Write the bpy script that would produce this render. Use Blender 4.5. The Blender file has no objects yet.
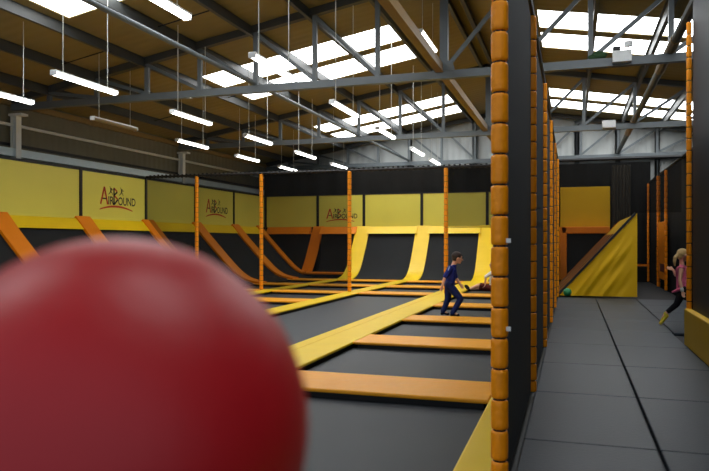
import bpy, bmesh, math, random
from mathutils import Vector, Matrix, noise
random.seed(4)
S = bpy.context.scene
C = S.collection
ORD = ['first', 'second', 'third', 'fourth', 'fifth', 'sixth', 'seventh', 'eighth', 'ninth', 'tenth', 'eleventh', 'twelfth']

# ------------------------------------------------------------------ camera
FPX, VPX, HY, EYE = 680.0, 572.0, 242.0, 1.5
YAW = math.atan2(VPX - 354.5, FPX)
cY, sY = math.cos(YAW), math.sin(YAW)
RIGHT = Vector((cY, sY, 0)); FWD = Vector((-sY, cY, 0)); UP = Vector((0, 0, 1))
cam = bpy.data.cameras.new('camera'); co = bpy.data.objects.new('camera', cam); C.objects.link(co)
co.location = (0, 0, EYE); co.rotation_euler = (math.pi / 2, 0, YAW)
cam.sensor_width = 36; cam.lens = 36 * FPX / 709; cam.shift_y = (HY - 235.5) / 709
cam.clip_start = 0.02; cam.clip_end = 200
cam.dof.use_dof = True; cam.dof.focus_distance = 12.0; cam.dof.aperture_fstop = 4.6
S.camera = co

# ------------------------------------------------------------------ materials
def srgb(r, g, b):
    f = lambda v: (v / 255 / 12.92) if v / 255 <= .04045 else ((v / 255 + .055) / 1.055) ** 2.4
    return (f(r), f(g), f(b), 1)

def mat(name, col, rough=.5, spec=.5, metal=0, var=.08, scale=6, bump=0, bscale=40, emit=None, estr=0, sheen=0):
    m = bpy.data.materials.new(name); m.use_nodes = True
    nt = m.node_tree; b = nt.nodes['Principled BSDF']
    b.inputs['Roughness'].default_value = rough
    b.inputs['Specular IOR Level'].default_value = spec
    b.inputs['Metallic'].default_value = metal
    tc = nt.nodes.new('ShaderNodeTexCoord')
    n = nt.nodes.new('ShaderNodeTexNoise'); n.inputs['Scale'].default_value = scale; n.inputs['Detail'].default_value = 5
    nt.links.new(tc.outputs['Object'], n.inputs['Vector'])
    mx = nt.nodes.new('ShaderNodeMix'); mx.data_type = 'RGBA'
    mx.inputs[6].default_value = tuple(max(0, c * (1 - var)) for c in col[:3]) + (1,)
    mx.inputs[7].default_value = tuple(min(1, c * (1 + var)) for c in col[:3]) + (1,)
    nt.links.new(n.outputs['Fac'], mx.inputs[0])
    nt.links.new(mx.outputs[2], b.inputs['Base Color'])
    if bump:
        n2 = nt.nodes.new('ShaderNodeTexNoise'); n2.inputs['Scale'].default_value = bscale; n2.inputs['Detail'].default_value = 4
        nt.links.new(tc.outputs['Object'], n2.inputs['Vector'])
        bp = nt.nodes.new('ShaderNodeBump'); bp.inputs['Strength'].default_value = bump; bp.inputs['Distance'].default_value = .02
        nt.links.new(n2.outputs['Fac'], bp.inputs['Height']); nt.links.new(bp.outputs['Normal'], b.inputs['Normal'])
    if emit:
        b.inputs['Emission Color'].default_value = emit; b.inputs['Emission Strength'].default_value = estr
    return m

def net_mat(name, col, alpha):
    m = bpy.data.materials.new(name); m.use_nodes = True
    nt = m.node_tree; b = nt.nodes['Principled BSDF']; out = nt.nodes['Material Output']
    b.inputs['Base Color'].default_value = col; b.inputs['Roughness'].default_value = .8; b.inputs['Specular IOR Level'].default_value = .12
    tr = nt.nodes.new('ShaderNodeBsdfTransparent'); mx = nt.nodes.new('ShaderNodeMixShader')
    tc = nt.nodes.new('ShaderNodeTexCoord'); n = nt.nodes.new('ShaderNodeTexNoise'); n.inputs['Scale'].default_value = 1.2
    nt.links.new(tc.outputs['Object'], n.inputs['Vector'])
    mr = nt.nodes.new('ShaderNodeMapRange'); mr.inputs[3].default_value = alpha - .04; mr.inputs[4].default_value = alpha + .04
    nt.links.new(n.outputs['Fac'], mr.inputs[0]); nt.links.new(mr.outputs[0], mx.inputs[0])
    nt.links.new(tr.outputs[0], mx.inputs[1]); nt.links.new(b.outputs[0], mx.inputs[2]); nt.links.new(mx.outputs[0], out.inputs[0])
    return m

def corrugated(name, col, axis, pitch, rough=.6, strength=.6, var=.12):
    m = mat(name, col, rough, .3, var=var, scale=1.3)
    nt = m.node_tree; b = nt.nodes['Principled BSDF']
    tc = nt.nodes.new('ShaderNodeTexCoord'); w = nt.nodes.new('ShaderNodeTexWave')
    w.wave_type = 'BANDS'; w.bands_direction = axis; w.inputs['Scale'].default_value = .314 / pitch
    nt.links.new(tc.outputs['Object'], w.inputs['Vector'])
    bp = nt.nodes.new('ShaderNodeBump'); bp.inputs['Strength'].default_value = strength; bp.inputs['Distance'].default_value = .03
    nt.links.new(w.outputs['Fac'], bp.inputs['Height']); nt.links.new(bp.outputs['Normal'], b.inputs['Normal'])
    return m

M = {}
M['yellow'] = mat('yellow_vinyl', srgb(240, 200, 14), .42, .4, var=.06, scale=3, bump=.25, bscale=5)
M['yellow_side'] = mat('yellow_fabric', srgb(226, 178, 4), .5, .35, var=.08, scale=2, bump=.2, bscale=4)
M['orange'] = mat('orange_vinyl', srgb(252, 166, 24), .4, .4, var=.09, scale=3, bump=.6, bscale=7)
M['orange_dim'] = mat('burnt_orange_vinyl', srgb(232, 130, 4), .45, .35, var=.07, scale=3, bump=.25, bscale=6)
M['foam'] = mat('orange_foam_cover', srgb(250, 150, 0), .45, .4, var=.1, scale=9, bump=.35, bscale=26)
M['panel'] = mat('olive_yellow_panel', srgb(224, 214, 92), .4, .35, var=.07, scale=.8)
M['black'] = mat('black_steel', srgb(26, 26, 27), .5, .4)
M['bed'] = mat('black_jump_bed', srgb(44, 50, 56), .52, .4, var=.12, scale=2.2, bump=.12, bscale=300)
M['slope_bed'] = mat('black_slope_bed', srgb(38, 39, 40), .75, .1, var=.1, scale=2, bump=.1, bscale=200)
M['net'] = net_mat('black_netting', srgb(14, 14, 14), .56)
M['dense_net'] = net_mat('dense_black_netting', srgb(50, 54, 58), .95)
M['far_net'] = net_mat('far_black_netting', srgb(14, 13, 12), .93)
M['dark_wall'] = mat('charcoal_vinyl', srgb(42, 47, 52), .5, .35, var=.08, scale=1)
M['curtain'] = mat('black_curtain', srgb(34, 34, 33), .85, .08, var=.25, scale=1.5)
M['drape'] = mat('dark_grey_drape', srgb(62, 58, 50), .8, .2, var=.2, scale=3)
M['mat'] = mat('slate_floor_mat', srgb(52, 60, 67), .45, .28, var=.1, scale=1.6, bump=.1, bscale=30)
M['seam'] = mat('mat_seam', srgb(20, 22, 24), .6, .3)
M['floor'] = mat('dark_concrete', srgb(22, 22, 22), .8, .2)
M['steel'] = mat('grey_steel', srgb(104, 112, 116), .45, .45, var=.12, scale=2)
M['steel_dark'] = mat('dark_grey_steel', srgb(70, 72, 71), .5, .4, var=.15, scale=2)
M['steel_light'] = mat('pale_grey_steel', srgb(228, 230, 224), .45, .4)
M['tan'] = mat('tan_steel', srgb(140, 116, 72), .55, .35, var=.15)
M['brown_duct'] = mat('brown_duct', srgb(132, 104, 60), .5, .35, var=.2, scale=3)
M['roof'] = corrugated('brown_roof_lining', srgb(146, 132, 90), 'Y', .33, .8, .25, .1)
M['wall_left'] = corrugated('grey_brown_cladding', srgb(118, 114, 96), 'Y', .3, .7, .5, .15)
M['wall_end'] = corrugated('pale_grey_cladding', srgb(196, 200, 198), 'X', .3, .6, .5, .06)
M['ledge'] = mat('blue_grey_ledge', srgb(222, 236, 240), .5, .3)
M['white'] = mat('white_plastic', srgb(225, 228, 228), .4, .4)
M['skylight'] = mat('skylight_sheet', (1, 1, 1, 1), .5, emit=(.95, .98, 1, 1), estr=7.5)
M['tube'] = mat('lamp_diffuser', (1, 1, 1, 1), .5, emit=(1, .99, .93, 1), estr=9)
M['tube_off'] = mat('unlit_diffuser', srgb(150, 138, 110), .4)
M['ball'] = mat('red_ball_rubber', srgb(186, 18, 28), .46, .5, var=.05, scale=8, bump=.05, bscale=120)
M['green'] = mat('green_ball_rubber', srgb(28, 120, 70), .5, .4)
M['logo_red'] = mat('logo_red', srgb(196, 66, 28), .5)
M['logo_black'] = mat('logo_black', srgb(40, 36, 30), .5)
M['skin'] = mat('skin', srgb(240, 182, 150), .5, .35, var=.04, scale=12)
M['hair_dark'] = mat('dark_brown_hair', srgb(48, 34, 26), .55, .4, var=.3, scale=60, bump=.5, bscale=90)
M['hair_fair'] = mat('blonde_hair', srgb(205, 170, 110), .5, .4, var=.25, scale=60, bump=.5, bscale=90)
M['navy'] = mat('navy_cotton', srgb(34, 44, 118), .75, .2, var=.15, scale=14, bump=.3, bscale=18)
M['pale_blue'] = mat('pale_blue_print', srgb(150, 170, 220), .7, .2)
M['denim'] = mat('dark_denim', srgb(26, 38, 88), .75, .2, var=.25, scale=14, bump=.3, bscale=16)
M['pink'] = mat('pink_cotton', srgb(226, 108, 140), .7, .2, var=.35, scale=26, bump=.3, bscale=18)
M['black_cloth'] = mat('black_cotton', srgb(22, 20, 26), .75, .2, var=.2)
M['white_cloth'] = mat('white_cotton', srgb(226, 222, 214), .75, .2, bump=.3, bscale=18)
M['yellow_shoe'] = mat('yellow_shoe', srgb(224, 200, 60), .5, .3)
M['red_cloth'] = mat('maroon_cotton', srgb(92, 34, 28), .75, .2)

# ------------------------------------------------------------------ mesh helpers
class MB:
    def __init__(self): self.bm = bmesh.new()
    def _face(self, vs):
        try: self.bm.faces.new(vs)
        except ValueError: pass
    def box(self, x0, x1, y0, y1, z0, z1, bev=0, seg=2):
        t = bmesh.new(); bmesh.ops.create_cube(t, size=1)
        for v in t.verts:
            v.co = Vector(((x0 + x1) / 2 + v.co.x * (x1 - x0), (y0 + y1) / 2 + v.co.y * (y1 - y0), (z0 + z1) / 2 + v.co.z * (z1 - z0)))
        if bev: bmesh.ops.bevel(t, geom=t.edges[:], offset=bev, segments=seg, profile=.5, affect='EDGES')
        self.merge(t); return self
    def merge(self, t):
        me = bpy.data.meshes.new('t'); t.to_mesh(me); t.free(); self.bm.from_mesh(me); bpy.data.meshes.remove(me)
    def bar(self, a, b, w, h, up=(0, 0, 1), bev=0):
        a, b = Vector(a), Vector(b); d = (b - a); L = d.length; d.normalize()
        u = Vector(up); s = d.cross(u)
        if s.length < 1e-4: s = d.cross(Vector((0, 1, 0)))
        s.normalize(); u = s.cross(d)
        t = bmesh.new(); bmesh.ops.create_cube(t, size=1)
        for v in t.verts: v.co = (a + b) / 2 + d * v.co.x * L + s * v.co.y * w + u * v.co.z * h
        if bev: bmesh.ops.bevel(t, geom=t.edges[:], offset=bev, segments=2, profile=.5, affect='EDGES')
        bmesh.ops.recalc_face_normals(t, faces=t.faces[:])
        self.merge(t); return self
    def ibeam(self, a, b, w, h, t=.018):
        a, b = Vector(a), Vector(b); d = (b - a).normalized(); s = d.cross(UP).normalized(); u = s.cross(d)
        self.bar(a + u * (h / 2 - t / 2), b + u * (h / 2 - t / 2), w, t); self.bar(a - u * (h / 2 - t / 2), b - u * (h / 2 - t / 2), w, t)
        self.bar(a, b, t, h - 2 * t); return self
    def tube(self, pts, r, n=10, caps=True):
        pts = [Vector(p) for p in pts]; rs = r if isinstance(r, (list, tuple)) else [r] * len(pts); rings = []
        d0 = (pts[1] - pts[0]).normalized(); ref = Vector((0, 0, 1)) if abs(d0.z) < .9 else Vector((1, 0, 0))
        for i, p in enumerate(pts):
            d = (pts[min(i + 1, len(pts) - 1)] - pts[max(i - 1, 0)]).normalized()
            s = d.cross(ref).normalized(); u = s.cross(d)
            rings.append([self.bm.verts.new(p + (s * math.cos(2 * math.pi * k / n) + u * math.sin(2 * math.pi * k / n)) * rs[i]) for k in range(n)])
        for A, B in zip(rings, rings[1:]):
            for k in range(n): self._face((A[k], A[(k + 1) % n], B[(k + 1) % n], B[k]))
        if caps: self._face(rings[0][::-1]); self._face(rings[-1])
        return self
    def lathe(self, prof, n=24, at=(0, 0, 0), wob=None):
        rings = []
        for i, (r, z) in enumerate(prof):
            rings.append([self.bm.verts.new(Vector(at) + Vector((math.cos(2 * math.pi * k / n), math.sin(2 * math.pi * k / n), 0)) * (r + (wob(i, k) if wob else 0)) + Vector((0, 0, z))) for k in range(n)])
        for A, B in zip(rings, rings[1:]):
            for k in range(n): self._face((A[k], A[(k + 1) % n], B[(k + 1) % n], B[k]))
        self._face(rings[0][::-1]); self._face(rings[-1]); return self
    def ell(self, c, r, rot=None, seg=20):
        t = bmesh.new(); bmesh.ops.create_uvsphere(t, u_segments=seg, v_segments=max(8, seg * 2 // 3), radius=1)
        m = Matrix.Translation(Vector(c)) @ (rot.to_4x4() if rot else Matrix.Identity(4)) @ Matrix.Diagonal((r[0], r[1], r[2], 1))
        bmesh.ops.transform(t, matrix=m, verts=t.verts); self.merge(t); return self
    def cap(self, a, b, ra, rb, n=12):
        a, b = Vector(a), Vector(b); d = (b - a); L = d.length; d.normalize(); pts = []; rs = []
        for k in range(5):
            t = math.pi / 2 * k / 4 - math.pi / 2; t = max(t, -1.45); pts.append(a + d * ra * math.sin(t)); rs.append(ra * math.cos(t))
        for k in range(5):
            t = math.pi / 2 * k / 4; t = min(t, 1.45); pts.append(b + d * rb * math.sin(t)); rs.append(rb * math.cos(t))
        self.tube(pts, rs, n); return self
    def chain(self, pts, rs):
        for i in range(len(pts) - 1): self.cap(pts[i], pts[i + 1], rs[i], rs[i + 1])
        return self
    def sheet(self, grid, thick):
        """grid of points [i][j]; solid sheet pushed down its normals by thick"""
        ni, nj = len(grid), len(grid[0]); P = [[Vector(p) for p in row] for row in grid]
        N = [[None] * nj for _ in range(ni)]
        for i in range(ni):
            for j in range(nj):
                du = P[min(i + 1, ni - 1)][j] - P[max(i - 1, 0)][j]; dv = P[i][min(j + 1, nj - 1)] - P[i][max(j - 1, 0)]
                N[i][j] = du.cross(dv).normalized()
        A = [[self.bm.verts.new(P[i][j]) for j in range(nj)] for i in range(ni)]
        B = [[self.bm.verts.new(P[i][j] - N[i][j] * thick) for j in range(nj)] for i in range(ni)]
        for i in range(ni - 1):
            for j in range(nj - 1):
                self._face((A[i][j], A[i + 1][j], A[i + 1][j + 1], A[i][j + 1])); self._face((B[i][j], B[i][j + 1], B[i + 1][j + 1], B[i + 1][j]))
        for i in range(ni - 1):
            self._face((A[i][0], B[i][0], B[i + 1][0], A[i + 1][0])); self._face((A[i][nj - 1], A[i + 1][nj - 1], B[i + 1][nj - 1], B[i][nj - 1]))
        for j in range(nj - 1):
            self._face((A[0][j], A[0][j + 1], B[0][j + 1], B[0][j])); self._face((A[ni - 1][j], B[ni - 1][j], B[ni - 1][j + 1], A[ni - 1][j + 1]))
        return self
    def poly(self, pts, thick=(0, 0, 0)):
        a = [self.bm.verts.new(Vector(p)) for p in pts]; t = Vector(thick)
        if t.length:
            b = [self.bm.verts.new(Vector(p) + t) for p in pts]; n = len(pts)
            self._face(a); self._face(b[::-1])
            for k in range(n): self._face((a[k], b[k], b[(k + 1) % n], a[(k + 1) % n]))
        else: self._face(a)
        return self
    def build(self, name, m, parent=None, smooth=False, loc=None, recalc=True):
        if recalc: bmesh.ops.recalc_face_normals(self.bm, faces=self.bm.faces[:])
        me = bpy.data.meshes.new(name)
        if loc is not None:
            bmesh.ops.translate(self.bm, vec=-Vector(loc), verts=self.bm.verts)
        self.bm.to_mesh(me); self.bm.free(); me.materials.append(m)
        if smooth:
            for p in me.polygons: p.use_smooth = True
        o = bpy.data.objects.new(name, me); C.objects.link(o)
        if loc is not None: o.location = loc
        if parent: o.parent = parent
        return o

def tag(o, label, cat, group=None):
    o['label'] = label; o['category'] = cat
    if group: o['group'] = group
    return o
def thing(name, label, cat, loc=(0, 0, 0), group=None, rz=0):
    o = bpy.data.objects.new(name, None); o.empty_display_size = .1; C.objects.link(o); o.location = loc; o.rotation_euler.z = rz
    return tag(o, label, cat, group)
def struct(o):
    o['kind'] = 'structure'; return o
def copy_tree(o, parent=None):
    c = o.copy(); C.objects.link(c)
    if parent: c.parent = parent
    for ch in list(o.children): copy_tree(ch, c)
    return c

# ------------------------------------------------------------------ the hall
XL, YB = -13.4, 28.4                  # trampoline enclosure faces
WX, EX, YE = -14.5, 9.2, 31.1         # building walls
RX, RZ, SL = -2.65, 7.42, .17         # ridge and roof slope
def roofz(x): return RZ - SL * abs(x - RX)
YN = -3.0
struct(MB().box(WX, EX, YN, YE, -.2, -.11).build('floor', M['floor']))
MB_roof = MB()
# roof sheets, cut round the skylight strips so the strips are real openings filled with panels
sky_y = [(.9, 2.3), (8.3, 9.7), (10.2, 11.7), (17.0, 18.4), (18.85, 20.3), (25.75, 27.2), (27.8, 29.3)]
sky_xl, sky_xr = (-10.0, -4.5), (-.8, 4.7)
def slab(mb, x0, x1, y0, y1, lift=0, th=.06):
    p = [(x0, y0), (x1, y0), (x1, y1), (x0, y1)]
    mb.poly([(x, y, roofz(x) + lift) for x, y in p], (0, 0, th))
for x0, x1, sk in ((WX - .3, RX, sky_xl), (RX, EX + .3, sky_xr)):
    slab(MB_roof, x0, sk[0], YN, YE); slab(MB_roof, sk[1], x1, YN, YE)
    y = YN
    for a, b in sky_y:
        slab(MB_roof, sk[0], sk[1], y, a); y = b
    slab(MB_roof, sk[0], sk[1], y, YE)
struct(MB_roof.build('ceiling', M['roof']))
k = 1
for sk in (sky_xl, sky_xr):
    for a, b in sky_y:
        mb = MB(); slab(mb, sk[0], sk[1], a, b, .02, .02)
        struct(mb.build('window_%d' % k, M['skylight'])); k += 1
struct(MB().box(WX - .1, WX, YN, YE, -.2, 5.4).build('wall_left', M['wall_left']))
struct(MB().box(EX, EX + .1, YN, YE, -.2, 5.4).build('wall_right', M['wall_left']))
struct(MB().poly([(WX, YE, -.2), (EX, YE, -.2), (EX, YE, roofz(EX)), (RX, YE, RZ), (WX, YE, roofz(WX))], (0, .1, 0)).build('wall_back', M['wall_end']))
# left wall trims
struct(MB().box(WX, WX + .22, YN, YE, 3.8, 4.02, .01).build('trim_1', M['ledge']))
struct(MB().box(WX, WX + .06, YN, YE, 4.1, 4.17).build('trim_2', M['black']))
struct(MB().tube([(WX + .1, YN, 4.66), (WX + .1, YE, 4.66)], .045).build('trim_3', M['steel_light'], smooth=True))
struct(MB().box(WX, WX + .12, YN, YE, 5.18, 5.33).build('trim_4', M['tan']))

# steel columns along left wall, carrying the trusses
TR = [14.7, 22.9, 30.75]
TL = ['nearest roof truss', 'middle roof truss', 'farthest roof truss']
for i, y in enumerate(TR[:2]):
    t = thing('steel_column', ['pale steel column on the left wall under the nearest roof truss', 'pale steel column on the left wall under the middle roof truss'][i], 'column', (WX + .2, y, -.11), 'steel columns on the left wall')
    MB().box(-.09, .09, -.01, .01, 0, 5.0).box(-.1, -.08, -.09, .09, 0, 5.0).box(.08, .1, -.09, .09, 0, 5.0).build('shaft', M['steel_light'], t)
    MB().box(-.14, .3, -.12, .12, 5.0, 5.06).build('cap_plate', M['steel_light'], t)

# roof trusses
ZB = 5.13
def chord(x): return 5.32 + SL * (x - WX) if x < RX else 5.32 + SL * (RX - WX) - SL * (x - RX)
node = [RX - 1.505 * k for k in range(7, 0, -1)] + [RX] + [RX + 1.505 * k for k in range(1, 8)]
for i, y in enumerate(TR):
    t = thing('roof_truss', ['grey steel roof truss crossing nearest the camera', 'grey steel roof truss crossing the middle of the hall', 'grey steel roof truss set against the pale end wall'][i], 'roof truss', (RX, y, ZB), 'steel roof trusses')
    lo = Vector((RX, y, ZB))
    def tb(mb, nm, m=M['steel']):
        bmesh.ops.translate(mb.bm, vec=-lo, verts=mb.bm.verts); return mb.build(nm, m, t)
    tb(MB().bar((WX + .1, y, ZB), (EX - .1, y, ZB), .16, .17), 'bottom_chord')
    tb(MB().bar((WX + .1, y, chord(WX)), (RX, y, chord(RX)), .16, .17), 'top_chord', M['steel_dark'])
    tb(MB().bar((RX, y, chord(RX)), (EX - .1, y, chord(EX)), .16, .17), 'top_chord', M['steel_dark'])
    for x in node:
        w = .17 if abs(x - RX) < .01 else .1
        tb(MB().bar((x, y, ZB + .08), (x, y, chord(x) - .08), w, w, (1, 0, 0)), 'vertical')
    for j in range(len(node) - 1):
        a, b = node[j], node[j + 1]
        if b <= RX + .01:
            if j in (0, 1, 2, 4): pass
            p, q = (a, y, chord(a) - .1), (b, y, ZB + .1)
        else: p, q = (a, y, ZB + .1), (b, y, chord(b) - .1)
        tb(MB().bar(p, q, .08, .08), 'diagonal')
    tb(MB().poly([(RX - .25, y - .1, ZB + .08), (RX + .25, y - .1, ZB + .08), (RX + .2, y - .1, ZB + .25), (RX, y - .1, ZB + .32), (RX - .2, y - .1, ZB + .25)], (0, .02, 0)), 'gusset_plate')
# end wall posts
for i, x in enumerate((-7.2, -4.2, RX, 0.2, 1.85, 3.4)):
    tag(MB().ibeam((x, YE - .12, -.1), (x, YE - .12, chord(x) - .1), .2, .16).build('wall_post', M['steel']), 'grey steel post on the pale end wall, %s from the left' % ORD[i], 'post', 'end wall posts')

# purlins along the roof
px = [RX - .18 - 1.48 * k for k in range(8)]
pr = [RX + .18 + 1.48 * k for k in range(7)]
for side, xs in (('left', px), ('right', pr)):
    for i, x in enumerate(xs):
        z = roofz(x) - .105
        mb = MB().box(x - .02, x + .02, YN, YE - .02, z - .13, z + .09).box(x - .02, x + .07, YN, YE - .02, z - .15, z - .13).box(x - .07, x + .02, YN, YE - .02, z + .08, z + .1)
        tag(mb.build('roof_purlin', M['steel_dark']), 'long dark roof purlin on the %s slope, %s from the ridge' % (side, ORD[i]), 'purlin', 'roof purlins')
# thin sag rods between the left purlins
for i, (xa, xb, y) in enumerate(((px[5], px[6], 10.2), (px[6], px[7], 10.9), (px[5], px[6], 13.4), (px[6], px[7], 19.4), (px[4], px[5], 19.0), (px[3], px[4], 13.0))):
    tag(MB().tube([(xa, y, roofz(xa) - .12), (xb, y + .02, roofz(xb) - .12)], .014, 6).build('sag_rod', M['black']),
        'thin dark rod tying roof purlins together on the left slope, %s of six' % ORD[i], 'rod', 'roof sag rods')
# ties along the hall at bottom chord level
tag(MB().tube([(-7.2, 3, ZB + .14), (-7.2, YE - .3, ZB + .14)], .05).build('tie_tube', M['steel'], smooth=True), 'pale grey tube running over the left court along the trusses', 'tube')
t = thing('tie_beam', 'heavy grey and brown beam running under the ridge along the hall', 'beam', (RX - .09, 3, ZB))
MB().bar((0, 0, .17), (0, 7.1, .17), .16, .14).build('beam', M['steel'], t)
MB().bar((0, 7.1, .17), (0, YE - 3.4, .17), .16, .14).build('beam', M['brown_duct'], t)['label'] = 'brown beam section'
MB().bar((0, 0, .075), (0, YE - 3.4, .075), .17, .05).build('flange', M['brown_duct'], t)
t = thing('tie_duct', 'brown jointed duct running along the trusses above the aisle', 'duct', (1.85, 3, ZB))
for a, b, m, nm in ((0, 7.4, 'steel_light', 'pale duct section'), (7.4, 10.9, 'steel_dark', None), (10.9, 13.4, 'brown_duct', 'brown duct section'), (13.4, 19.7, 'steel_dark', None), (19.7, 22.5, 'brown_duct', 'brown duct section'), (22.5, 27.7, 'steel_dark', None)):
    o = MB().tube([(0, a, .16), (0, b, .16)], .085 if m != 'brown_duct' else .1, 10).build('duct_section', M[m], t, smooth=False)
    if nm: o['label'] = nm
# boxes on the truss chords
for i, (x, y, w) in enumerate(((.95, TR[0] - .12, .36), (1.1, TR[1] - .12, .4))):
    t = thing('junction_box', 'white equipment box fixed on the %s above the aisle' % TL[i], 'box', (x, y, ZB + .05), 'white boxes on the trusses')
    MB().box(-w / 2, w / 2, -.12, .1, -.1, .13, .012).build('case', M['white'], t)
    if i == 0:
        MB().box(.05, .2, -.06, .06, .22, .32, .01).box(.1, .13, -.02, .02, .15, .23).build('lamp_head', M['white'], t)
        MB().box(-.17, -.03, -.06, .06, .16, .23, .01).build('connector', M['black'], t)['label'] = 'dark connector'
t = tag(MB().ell((.52, TR[0] - .02, ZB + .16), (.16, .09, .09)).ell((.4, TR[0] - .02, ZB + .13), (.1, .07, .06)).build('sports_bib', mat('green_bib', srgb(44, 76, 42), .8), smooth=True), 'small green cloth lying on the nearest truss beside the white box', 'cloth')

# ------------------------------------------------------------------ fluorescent lights
def make_light():
    t = thing('fluorescent_light', '', 'light', (0, 0, 0), 'hanging fluorescent lights')
    MB().box(-.06, .06, -.82, .82, .045, .085, .012).build('housing', M['white'], t)
    t2 = MB(); n = 8
    pts = [(.066 * math.cos(a), .06 * math.sin(a)) for a in [math.pi + math.pi * k / n for k in range(n + 1)]]
    for y in (-.82, .82): pass
    t2.poly([(x, -.82, .045 + z) for x, z in pts], (0, 1.64, 0)).build('diffuser', M['tube'], t)
    MB().box(-.066, .066, -.85, -.822, -.012, .085, .012).build('end_cap', M['white'], t)
    MB().box(-.066, .066, .822, .85, -.012, .085, .012).build('end_cap', M['white'], t)
    return t
proto = make_light(); used = False
rows = {'left wall': (-10.75, [10.65, 14.2, 17.8, 21.4, 24.9]), 'second': (-8.5, [10.4, 14.05, 17.6, 21.2, 24.6]), 'third': (-4.75, [6.9, 10.45, 14.15, 17.6, 21.5, 24.4]), 'ridge': (-3.23, [15.75])}
for rn, (x, ys) in rows.items():
    for i, y in enumerate(ys):
        if rn == 'left wall': lab = 'white fluorescent batten light hanging in the row nearest the left wall, %s from the camera' % ORD[i]
        elif rn == 'second': lab = 'white fluorescent batten light hanging in the second row from the left wall, %s along' % ORD[i]
        elif rn == 'third': lab = 'white fluorescent batten light hanging between the left tube and ridge beam, %s along' % ORD[i]
        else: lab = 'fluorescent batten light half hidden behind the heavy ridge beam'
        off = rn == 'left wall' and i == 1
        if off: lab = 'unlit fluorescent batten light hanging dark among the lit row near the left wall'
        t = proto if not used else copy_tree(proto); used = True
        z = 4.4 if rn != 'ridge' else 6.2
        t.location = (x, y, z - .02); t['label'] = lab
        if off:
            for ch in t.children:
                if ch.name.startswith('diffuser'):
                    ch.data = ch.data.copy(); ch.data.materials[0] = M['tube_off']; ch['label'] = 'unlit diffuser'
        for s in (-.6, .6):
            MB().tube([(0, s, .08), (0, s, roofz(x) - z + .01)], .008, 6).build('hanging_wire', M['steel_light'], t)

# ------------------------------------------------------------------ trampoline court
YP = [6.87, 10.05, 13.12, 16.15, 19.3, 22.35, 25.4]        # cross pads
HP = .43
BZ = -.06
strips = [('a', -.74, -.45), ('b', -3.85, -3.1), ('c', -6.42, -5.95), ('d', -9.15, -8.7)]
sname = {'a': 'beside the aisle columns', 'b': 'broad one left of the aisle court', 'c': 'middle of the hall', 'd': 'left of the hall'}
def pad(name, x0, x1, y0, y1, m, label, cat, group, seam=None):
    mb = MB().box(x0, x1, y0, y1, -.022, .02, .016, 3)
    o = mb.build(name, m, None, smooth=False, loc=((x0 + x1) / 2, (y0 + y1) / 2, BZ))
    tag(o, label, cat, group)
    q = MB().box(x0 + .05, x1 - .05, y0 + .05, y1 - .05, -.105, -.02).build('frame', M['black'], o); q.matrix_parent_inverse = Matrix.Translation(-o.location)
    if seam:
        for s in seam:
            if x1 - x0 < y1 - y0:
                xs = x0 + (x1 - x0) * s
                q = MB().box(xs - .006, xs + .006, y0 + .03, y1 - .03, .018, .0225).build('seam', M['orange_dim'] if m is M['orange'] else M['yellow_side'], o)
            else:
                ys = y0 + (y1 - y0) * s
                q = MB().box(x0 + .03, x1 - .03, ys - .006, ys + .006, .018, .0225).build('seam', M['orange_dim'] if m is M['orange'] else M['yellow_side'], o)
            q.matrix_parent_inverse = Matrix.Translation(-o.location)
    return o
slab_lab = {'a': 'long yellow padded strip at the foot of the aisle columns', 'b': 'broad yellow padded strip running down the court beside the boy',
            'c': 'narrower yellow padded strip running back between court columns, second from the aisle', 'd': 'narrow yellow padded strip at the foot of the left slopes'}
for s, x0, x1 in strips:
    y0 = 1.0 if s in 'ab' else 4.0
    pad('edge_pad', x0, x1, y0, 25.9, M['yellow'], slab_lab[s], 'pad', 'yellow strip pads', seam=(.3,) if s == 'b' else None)
cols = [(-3.1, -.74, 'in the column beside the aisle'), (-5.95, -3.85, 'in the second column from the aisle'), (-8.7, -6.42, 'in the third column from the aisle'), (-11.0, -9.15, 'in the column beside the left slopes')]
for ci, (x0, x1, cn) in enumerate(cols):
    ys = [1.0] + YP
    for i, y in enumerate(YP):
        if ci >= 2 and i < 1 or ci == 1 and i in (1, 2, 3): continue
        d = .1 if y > 18 else 0
        mb_label = 'orange cross strip %s, %s from the camera' % (cn, ORD[i])
        pad('cross_pad', x0 + .004, x1 - .004, y - HP, y + HP, M['orange'], mb_label, 'pad', 'orange cross pads')
    for i in range(len(ys)):
        ya = ys[i] + (HP if i else 0); yb = (ys[i + 1] - HP) if i + 1 < len(ys) else None
        if yb is None: continue
        if ci >= 2 and i < 1 or ci == 1 and i in (2, 3, 4): continue
        if ci == 1 and i == 1: yb = YP[4] - HP
        g = [[(x0 + (x1 - x0) * u / 8, ya + (yb - ya) * v / 8, BZ - .018 + .004 * abs(u - 4) / 4) for v in range(9)] for u in range(9)]
        lab = 'flat black trampoline bed %s, %s from the camera' % (cn, ORD[i]) if not (ci == 1 and i == 1) else 'very long flat black trampoline bed in the second column from the aisle'
        o = MB().sheet(g, .02).build('trampoline_bed', M['bed'])
        tag(o, lab, 'trampoline', 'flat trampoline beds')

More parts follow.
